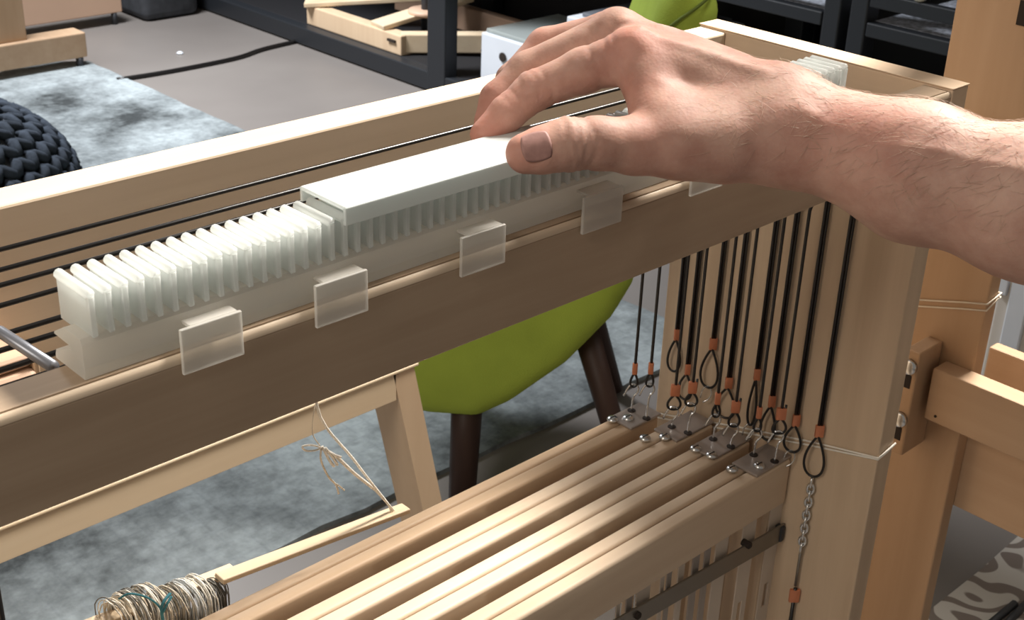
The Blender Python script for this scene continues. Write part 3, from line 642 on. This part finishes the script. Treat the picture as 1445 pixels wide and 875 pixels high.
    rs = np.random.RandomState(3)
    for _ in range(10):
        k = rs.normal(size=3); k *= rs.uniform(90, 260) / np.linalg.norm(k); disp += .00010 * np.sin(Wp @ k + rs.uniform(0, 6))
    Wp = Wp + Nw * disp[:, None]
    person = thing('person', tuple(J['w_low']), "person reaching in with a bare right arm, fingers and thumb gripping the white cap", 'person')
    o = sdf_mesh('forearm_and_hand', Wp, Q, M['skin'], person)
    rosy = np.zeros(len(Wp))
    for p, r, s_ in [(J['i_tip'], .018, .75), (J['t_tip'], .014, .75), (np.array((0.0351,-0.0030,0.1343)), .016, .65), (J['i_dip'], .016, .5), (J['m_tip'], .02, .5), (J['r_pip'], .014, .6), (J['i_pip'], .016, .3), (np.array((0.0622,-0.1078,0.1106)), .03, .35), (np.array((0.0228,-0.0193,0.1041)), .02, .35), (J['t_mcp'], .018, .35)]:
        rosy = np.maximum(rosy, s_ * np.exp(-(np.linalg.norm(Wp - p, axis=1) / r) ** 2))
    a = o.data.attributes.new('rosy', 'FLOAT', 'POINT')
    if len(o.data.vertices) == len(rosy): a.data.foreach_set('value', rosy.astype(np.float32))
    # fine hairs on the back of the wrist and forearm
    hb = MB(); ids = rs.randint(0, len(Wp), 60000); a0 = J['w_top']; ad = J['f_end'] - a0; ad /= np.linalg.norm(ad); cnt = 0
    for i in ids:
        p = Wp[i]; nn = Nw[i]; t = (p - a0) @ ad
        if t < -.035 or t > .22 or nn[2] < -.15 or rs.rand() > .35 + .5 * max(nn[2], 0): continue
        if rs.rand() > .35 + .6 * min(1, (t + .04) / .06): continue
        d = ad * rs.choice((-1, 1), p=(.8, .2)) * .6 + np.array((0, 0, -.55)) + rs.normal(size=3) * .25; d -= nn * (d @ nn); d /= np.linalg.norm(d) + 1e-9
        L = rs.uniform(.005, .011); hb.tube([p, p + d * L * .5 + nn * .0010, p + d * L + nn * .0007], [.00007, .00006, .00003], 3, cap=False); cnt += 1
        if cnt > 1500: break
    hb.build('arm_hair', plain('pale arm hair', (.50, .36, .27), .5), person, True)['kind'] = 'stuff'
    return person, o
person, arm_obj = make_arm()
# thumbnail: a curved plate on the viewer's side of the thumb tip
def nail(parent):
    a = Vector(J['t_mid']); b = Vector(J['t_tip']); d = (b - a).normalized(); n = (Vector((-0.0490,-0.0139,0.0983)) - Vector((-0.0395,-0.0062,0.0914))).normalized(); n = (n - d * n.dot(d)).normalized(); s = d.cross(n)
    c = a + (b - a) * .55; V = []; F = []; NU, NV = 12, 12; R_ = .0112
    for top in (0, 1):
        for i in range(NU + 1):
            for j in range(NV + 1):
                u = (i / NU - .5) * 2; v = (j / NV - .5) * 2
                uu = u * math.sqrt(1 - v * v / 3.2); vv = v * math.sqrt(1 - u * u / 3.2)
                ang = vv * .66; r = R_ - .0005 * uu + (-.0001 if top else -.0014)
                V.append(c + d * (uu * .0068) + n * (math.cos(ang) * r) + s * (math.sin(ang) * r))
    K = (NU + 1) * (NV + 1)
    for i in range(NU):
        for j in range(NV):
            p = i * (NV + 1) + j; F.append((p + K, p + 1 + K, p + NV + 2 + K, p + NV + 1 + K)); F.append((p, p + NV + 1, p + NV + 2, p + 1))
    rim = [(0, j) for j in range(NV)] + [(i, NV) for i in range(NU)] + [(NU, NV - j) for j in range(NV)] + [(NU - i, 0) for i in range(NU)]
    for (i, j), (k, l) in zip(rim, rim[1:] + rim[:1]):
        p, q = i * (NV + 1) + j, k * (NV + 1) + l; F.append((p, q, q + K, p + K))
    o = link('thumbnail', V, F, M['nail'], parent, True); o['label'] = 'bruised mauve thumbnail'; return o
nail(person)

# ------------------------------------------------------------------ green chair
chair = thing('chair', (.95, .98, FZ + .009), 'lime green felt tub chair with dark brown legs, behind the trestle', 'chair')
CP = Vector((.80, .80, 0)); CS = Vector((.67419, -.73856, 0)); CN = Vector((.73856, .67419, 0))
def cw(a, b, z): return CP + CS * a + CN * b + Vector((0, 0, z))
def make_chair():
    """a side profile given a width, rounded, hollowed for the seat"""
    h = .009
    P = [(-.375, -.49), (-.37, -.60), (-.31, -.69), (-.235, -.74), (-.168, -.758), (-.09, -.758), (-.040, -.728), (.042, -.655), (.105, -.574), (.130, -.520), (.140, -.470), (.185, -.300), (.212, -.170), (.214, -.115), (.195, -.075), (.175, -.055), (.158, -.07), (.136, -.112), (.105, -.22), (.05, -.38), (-.05, -.44), (-.25, -.46)]
    lo = np.array((-.42, -.03, -.80)); hi = np.array((.27, .55, 0.0)); n = np.ceil((hi - lo) / h).astype(int)
    g = [np.arange(n[i]) * h + lo[i] for i in range(3)]
    X, Z = np.meshgrid(g[0], g[2], indexing='ij'); d = np.full(X.shape, 9.); inside = np.zeros(X.shape, bool)
    for (x0, z0), (x1, z1) in zip(P, P[1:] + P[:1]):
        ex, ez = x1 - x0, z1 - z0; t = np.clip(((X - x0) * ex + (Z - z0) * ez) / (ex * ex + ez * ez), 0, 1)
        d = np.minimum(d, np.hypot(X - x0 - t * ex, Z - z0 - t * ez))
        inside ^= ((z0 > Z) != (z1 > Z)) & (X < (x1 - x0) * (Z - z0) / (z1 - z0 + 1e-9) + x0)
    d = np.where(inside, -d, d)[:, None, :]; Y = g[1][None, :, None]; b = np.abs(Y - .25) - .25; r = .045
    a = d + r; b = b + r
    D = np.minimum(np.maximum(a, b), 0) + np.sqrt(np.maximum(a, 0) ** 2 + np.maximum(b, 0) ** 2) - r
    E = np.maximum(np.maximum(np.abs(X[:, None, :] + .20) - .235, np.abs(Y - .25) - .185), np.abs(Z[:, None, :] + .38) - .20)
    D = np.maximum(D, -E); V, Q = surface_nets(D.astype(np.float32), lo, h)
    V = V @ np.array([CS, CN, (0, 0, 1)]) + np.array(CP)
    if np.linalg.det(np.array([CS, CN, (0, 0, 1)])) < 0: Q = Q[:, ::-1]
    sdf_mesh('shell', V, Q, M['green'], chair)
    MB().box((-.36, .08, -.52), (.03, .42, -.46), .02, 3)
make_chair()
MB().tube(curve([cw(.10, -.001, -.20), cw(.135, -.001, -.150), cw(.158, -.001, -.127), cw(.182, .000, -.108), cw(.200, .008, -.092), cw(.208, .03, -.084)], 6), .0022, 6).build('seam', M['green_seam'], chair, True)
def cleg(t, b, r0=.022, r1=.016): MB().tube([t, b], [r0, r1], 14).build('leg', M['walnut'], chair, True)
zf = FZ + .009
cleg(cw(-.108, .055, -.700), cw(-.112, .020, zf), .026, .021); cleg(cw(.060, .075, -.60), cw(.175, .030, zf), .021, .015)
cleg(cw(-.20, .44, -.70), cw(-.23, .47, zf)); cleg(cw(.03, .44, -.62), cw(.13, .47, zf))

# ------------------------------------------------------------------ beech floor loom at the right
fl = thing('floor_loom', (.51, .05, FZ), 'orange beech upright of a second loom, bolted rail and planks, at the right', 'loom')
px = .50
MB().box((px, .0115, FZ), (px + .017, .084, .75), .0015).build('post', M['beech_z'], fl)
r_ = MB().box((px - .022, -.70, -.2655), (px - .001, .0352, -.2180), .0015).build('rail', M['beech_y'], fl)
MB().lathe((px - .0222, .0250, -.2590), [(.0012, 0), (.0012, .0006), (.0002, .0007)], 10, (-1, 0, 0)).build('peg_hole', M['dark_slot'], r_)
MB().box((px + .0175, -.70, -.3583), (px + .034, .0175, -.2700), .0015).build('plank', M['beech_y'], fl)
cl = MB().box((px - .036, .0410, -.300), (px - .0005, .0550, -.2030), .0015).build('cleat', M['beech_z'], fl)
for z in (-.2170, -.2665):
    b = MB().lathe((px - .036, .0480, z), [(.0068, 0), (.0068, .003), (.0055, .0045), (.0005, .0052)], 18, (-1, 0, 0)).build('bolt', M['zinc'], cl, True)
    MB().box((px - .0366, .0450, z - .020), (px - .0350, .0510, z - .008), .0004).build('bolt_slot', M['dark_slot'], cl)
MB().box((px - .0015, .020, .062), (px + .0005, .0335, .080), .0003).build('slot', M['dark_slot'], fl)
pt = thing('post_thread', (px, .04, -.170), 'pale doubled thread wound round the beech post', 'thread')
for d in (0, .0058):
    MB().tube([(px - .001, .0850, -.1800 - d), (px - .0012, .072, -.1762 - d), (px - .0012, .030, -.1630 - d), (px - .001, .0105, -.1575 - d), (px + .018, .0100, -.153 - d * .6), (px + .019, .03, -.157 - d)], .0008, 6).build('strand', M['thread'], pt, True)
# pale cabinet and brown block beyond
cb = thing('cabinet', (1.9, .10, FZ), 'whitish cabinet glimpsed behind the beech post at the right edge', 'cabinet')
MB().box((1.70, -.35, FZ), (2.1, .540, -.55), .004).build('carcass', M['wall'], cb); MB().box((1.692, .478, FZ + .02), (1.70, .515, -.56), .003).build('edge_strip', M['white_box'], cb)
MB().box((1.69, .520, -.70), (1.70, .545, -.665), .002).build('hinge', M['white_box'], cb)
MB().box((px + .10, -.70, -.2900), (px + .115, .0470, -.2440), .002).build('far_rail', M['beech_y'], fl)
# black rods on the patterned rug
for a, b, lab in [((1.1327,0.1996,-0.9400), (1.2142,0.1988,-0.9400), 'left black rod lying at the bottom right corner'), ((1.1440,0.1836,-0.9400), (1.2319,0.1878,-0.9400), 'right black rod lying at the bottom right corner')]:
    tag(MB().tube([a, b], .006, 8).build('black_rod', M['black_metal'], None, True), lab, 'rod', 'black rods on the patterned rug')

# ------------------------------------------------------------------ background: shelving and what stands on it
SX = 2.20
rk = thing('shelving', (2.45, 2.6, FZ), 'charcoal metal shelving unit with a low base rail, wooden frames and white boxes on it', 'shelf')
MB().box((SX, 1.72, -.945), (SX + .045, 5.0, -.885), .004).build('base_rail', M['shelf_metal'], rk)
MB().box((SX + .045, 1.72, -.90), (2.80, 5.0, -.885), .002).build('bottom_shelf', M['shelf_dark'], rk)
MB().box((2.80, 1.72, FZ), (2.83, 5.0, 1.2), .002).build('back_panel', M['shelf_dark'], rk)
for y in (1.72, 2.63, 4.15): MB().box((SX - .002, y, FZ), (SX + .05, y + .085, 1.2), .004).build('upright', M['shelf_metal'], rk)
for y in (1.72, 3.00, 4.9): MB().box((2.74, y, FZ), (2.79, y + .06, 1.2), .004).build('upright', M['shelf_metal'], rk)
for z in (-.32, .25): MB().box((SX, 1.72, z), (2.79, 5.0, z + .03), .003).build('shelf_board', M['shelf_metal'], rk)
rk2 = thing('shelving', (2.45, 1.1, FZ), 'dark blue-grey shelving with speckled shelf liners, beyond the loom side board', 'shelf')
MB().box((2.80, .20, FZ), (2.83, 1.70, 1.2), .002).build('back_panel', M['shelf_dark'], rk2)
for y in (1.262, 1.192, .22): MB().box((SX, y, FZ), (SX + .05, y + .045, 1.2), .004).build('upright', M['shelf_metal'], rk2)
for a, b in ((1.31, 1.70), (.24, 1.19)):
    s = MB().box((SX, a, -.452), (SX + .03, b, -.420), .003).build('shelf_board', M['shelf_metal'], rk2)
    MB().box((SX + .03, a, -.43), (2.79, b, -.4200), .003).build('shelf_tray', M['terrazzo'], s)
    MB().box((SX, a, -.385), (SX + .02, b, -.352), .003).build('guard_rail', M['shelf_metal'], rk2)
for z in (-.88, .15): MB().box((SX, .22, z), (2.79, 1.70, z + .03), .003).build('shelf_board', M['shelf_metal'], rk2)
kn = MB().lathe((2.21, 1.075, -.352), [(.008, 0), (.014, .004), (.016, .012), (.012, .02), (.002, .023)], 14).build('knob', plain('cream knob', (.62, .6, .5), .4), None, True); tag(kn, 'small cream knob standing on the dark shelf rail', 'knob')

# wooden warping frame lying on the low shelf
wf = thing('wooden_clamp', (2.34, 3.0, -.885), 'wooden clamp frame of crossed pine pieces with black bolts, on the low shelf', 'frame')
MB().bar((2.27, 3.42, -.852), (2.27, 2.90, -.852), .05, .066, .004).build('side_piece', M['pine_z'], wf)
MB().bar((2.24, 3.42, -.812), (2.62, 3.10, -.775), .075, .016, .003).build('cross_slat', M['pine'], wf)
MB().bar((2.25, 3.03, -.812), (2.60, 2.98, -.755), .085, .016, .003).build('cross_slat', M['pine'], wf)
MB().bar((2.27, 2.93, -.848), (2.58, 2.66, -.84), .05, .062, .004).build('end_piece', M['pine'], wf)
MB().box((2.62, 2.7, -.883), (2.66, 3.4, -.80), .004).build('side_piece', M['blush'], wf)
MB().lathe((2.42, 2.985, -.79), [(.055, 0), (.06, .004), (.06, .014), (.055, .018)], 24).build('disc', M['blush'], wf, True)
MB().tube([(2.42, 2.985, -.885), (2.42, 2.985, -.60)], .015, 12).build('peg', M['black_metal'], wf, True)
kx = MB(); kx.bar((2.242, 2.945, -.875), (2.242, 2.945, -.822), .008, .008); kx.bar((2.242, 2.925, -.842), (2.242, 2.965, -.842), .008, .008); kx.build('wing_bolt', M['dark_slot'], wf)
# white boxes
bxa = thing('storage_box', (2.4, 2.42, -.885), 'white storage box with clear lid, holding pale stuff, beside the upright', 'box')
MB().box((2.27, 2.20, -.885), (2.60, 2.545, -.735), .004).build('box_body', M['white_box'], bxa)
MB().box((2.28, 2.21, -.735), (2.59, 2.535, -.722), .004).build('clear_lid', plastic('clear lid', (.55, .6, .58), .45, .2, .15), bxa)
MB().lathe((2.268, 2.445, -.790), [(.014, 0), (.014, .003), (.001, .0035)], 16, (-1, 0, 0)).build('grip_hole', M['dark_slot'], bxa)
bxb = thing('storage_box', (2.4, 2.0, -.885), 'taller white storage box with dark grey lid, left of the green chair top', 'box')
MB().box((2.27, 1.83, -.885), (2.62, 2.19, -.615), .004).build('box_body', M['white_box'], bxb)
MB().box((2.30, 1.86, -.615), (2.60, 2.16, -.603), .003).build('box_lid', M['lid'], bxb)
MB().lathe((2.268, 2.030, -.642), [(.018, 0), (.018, .003), (.001, .0035)], 16, (-1, 0, 0)).build('grip_hole', M['dark_slot'], bxb)
# crumpled dark cloth with grey pieces between frame and box
cr = MB()
for i in range(14):
    p = Vector((2.45 + random.uniform(-.06, .1), 2.60 + random.uniform(-.05, .05), -.84 + random.uniform(-.03, .06)))
    cr.lathe(p, [(.003, -.02), (.022, -.008), (.026, .004), (.012, .016), (.002, .02)], 8, (random.uniform(-1, 1), random.uniform(-1, 1), 1))
tag(cr.build('grey_tangle', M['felt_grey'], None, False), 'dark grey tangled bundle on the low shelf between upright and white box', 'bundle')

# ------------------------------------------------------------------ background left: beech frames, poufs, cable
lf = thing('floor_frame', (1.3, 3.7, FZ), 'beech furniture base with a cross beam on short black feet, top left corner', 'frame')
MB().box((.4, 3.58, -.915), (1.500, 3.66, -.835), .004).build('beam', M['beech_y'], lf)
MB().box((1.18, 3.60, -.835), (1.315, 3.68, -.20), .004).build('post', M['beech_z'], lf)
MB().tube([(1.475, 3.59, -.915), (1.475, 3.59, FZ)], .012, 10).build('foot', M['black_metal'], lf, True)
MB().tube([(.6, 3.60, -.915), (.6, 3.60, FZ + .009)], .012, 10).build('foot', M['black_metal'], lf, True)
lf2 = thing('floor_frame', (1.3, 4.1, FZ), 'second beech beam farther back with a thin black foot, top left', 'frame')
MB().box((.4, 4.02, -.908), (1.865, 4.12, -.80), .004).build('beam', M['blush'], lf2)
MB().tube([(1.835, 4.03, -.908), (1.835, 4.03, FZ)], .010, 10).build('foot', M['black_metal'], lf2, True)
MB().tube([(.6, 4.05, -.908), (.6, 4.05, FZ)], .010, 10).build('foot', M['black_metal'], lf2, True)
pf = MB().box((1.93, 3.98, FZ), (2.16, 4.45, -.55), .03, 3).build('pouf', M['felt_grey']); auto_smooth(pf); tag(pf, 'dark grey felt cube pouf beside the shelving, top left', 'pouf')
kp = thing('knitted_pouf', (.52, 2.45, FZ + .009), 'round charcoal knitted pouf on the rug at the left edge', 'pouf')
kb = MB(); KC = Vector((.52, 2.45, -.80)); RX, RZ = .33, .19
kb.lathe(KC, [(.01, -.141), (.22, -.141), (.27, -.12), (.31, -.05), (.315, .02), (.28, .10), (.20, .155), (.10, .178), (.01, .182)], 32)
kb.build('pouf_body', M['felt_grey'], kp, True)
ks = MB()
for r in range(13):
    a0 = -.62 + r * .165; rr = math.cos(a0); n = max(6, int(2 * math.pi * RX * rr / .052))
    for q in range(n):
        for sgn in (-1, 1):
            t = (q + (.25 if sgn > 0 else -.25) * 1 + .5 * (r % 2)) / n * 2 * math.pi
            pts = []
            for w_ in (-.55, -.2, .2, .55):
                aa = a0 + w_ * .17; tt_ = t + sgn * w_ * .045 / max(.06, RX * rr) * .8; bul = 1.0 + .03 * (1 - (w_ / .55) ** 2)
                pts.append(KC + Vector((math.cos(tt_) * RX * math.cos(aa) * bul, math.sin(tt_) * RX * math.cos(aa) * bul, math.sin(aa) * RZ * bul)))
            ks.tube(pts, [.006, .013, .013, .006], 6)
ks.build('knit_stitches', M['knit'], kp, True)['kind'] = 'stuff'
# the cable on the floor
tag(MB().tube(curve([(1.4909,3.3813,-0.9440), (1.6700,3.3661,-0.9440), (1.9136,3.3730,-0.9440), (2.0528,3.4136,-0.9440), (2.2136,3.4342,-0.9440)], 6), .008, 8).build('floor_cable', M['cord'], None, True), 'black cable lying across the floor from rug to shelving', 'cable')
tag(MB().lathe((1.8149,3.5493,-0.9500), [(.008, 0), (.012, .003), (.006, .008)], 8).build('paper_scrap', M['white_box']), 'tiny white scrap lying on the floor near the cable', 'scrap')
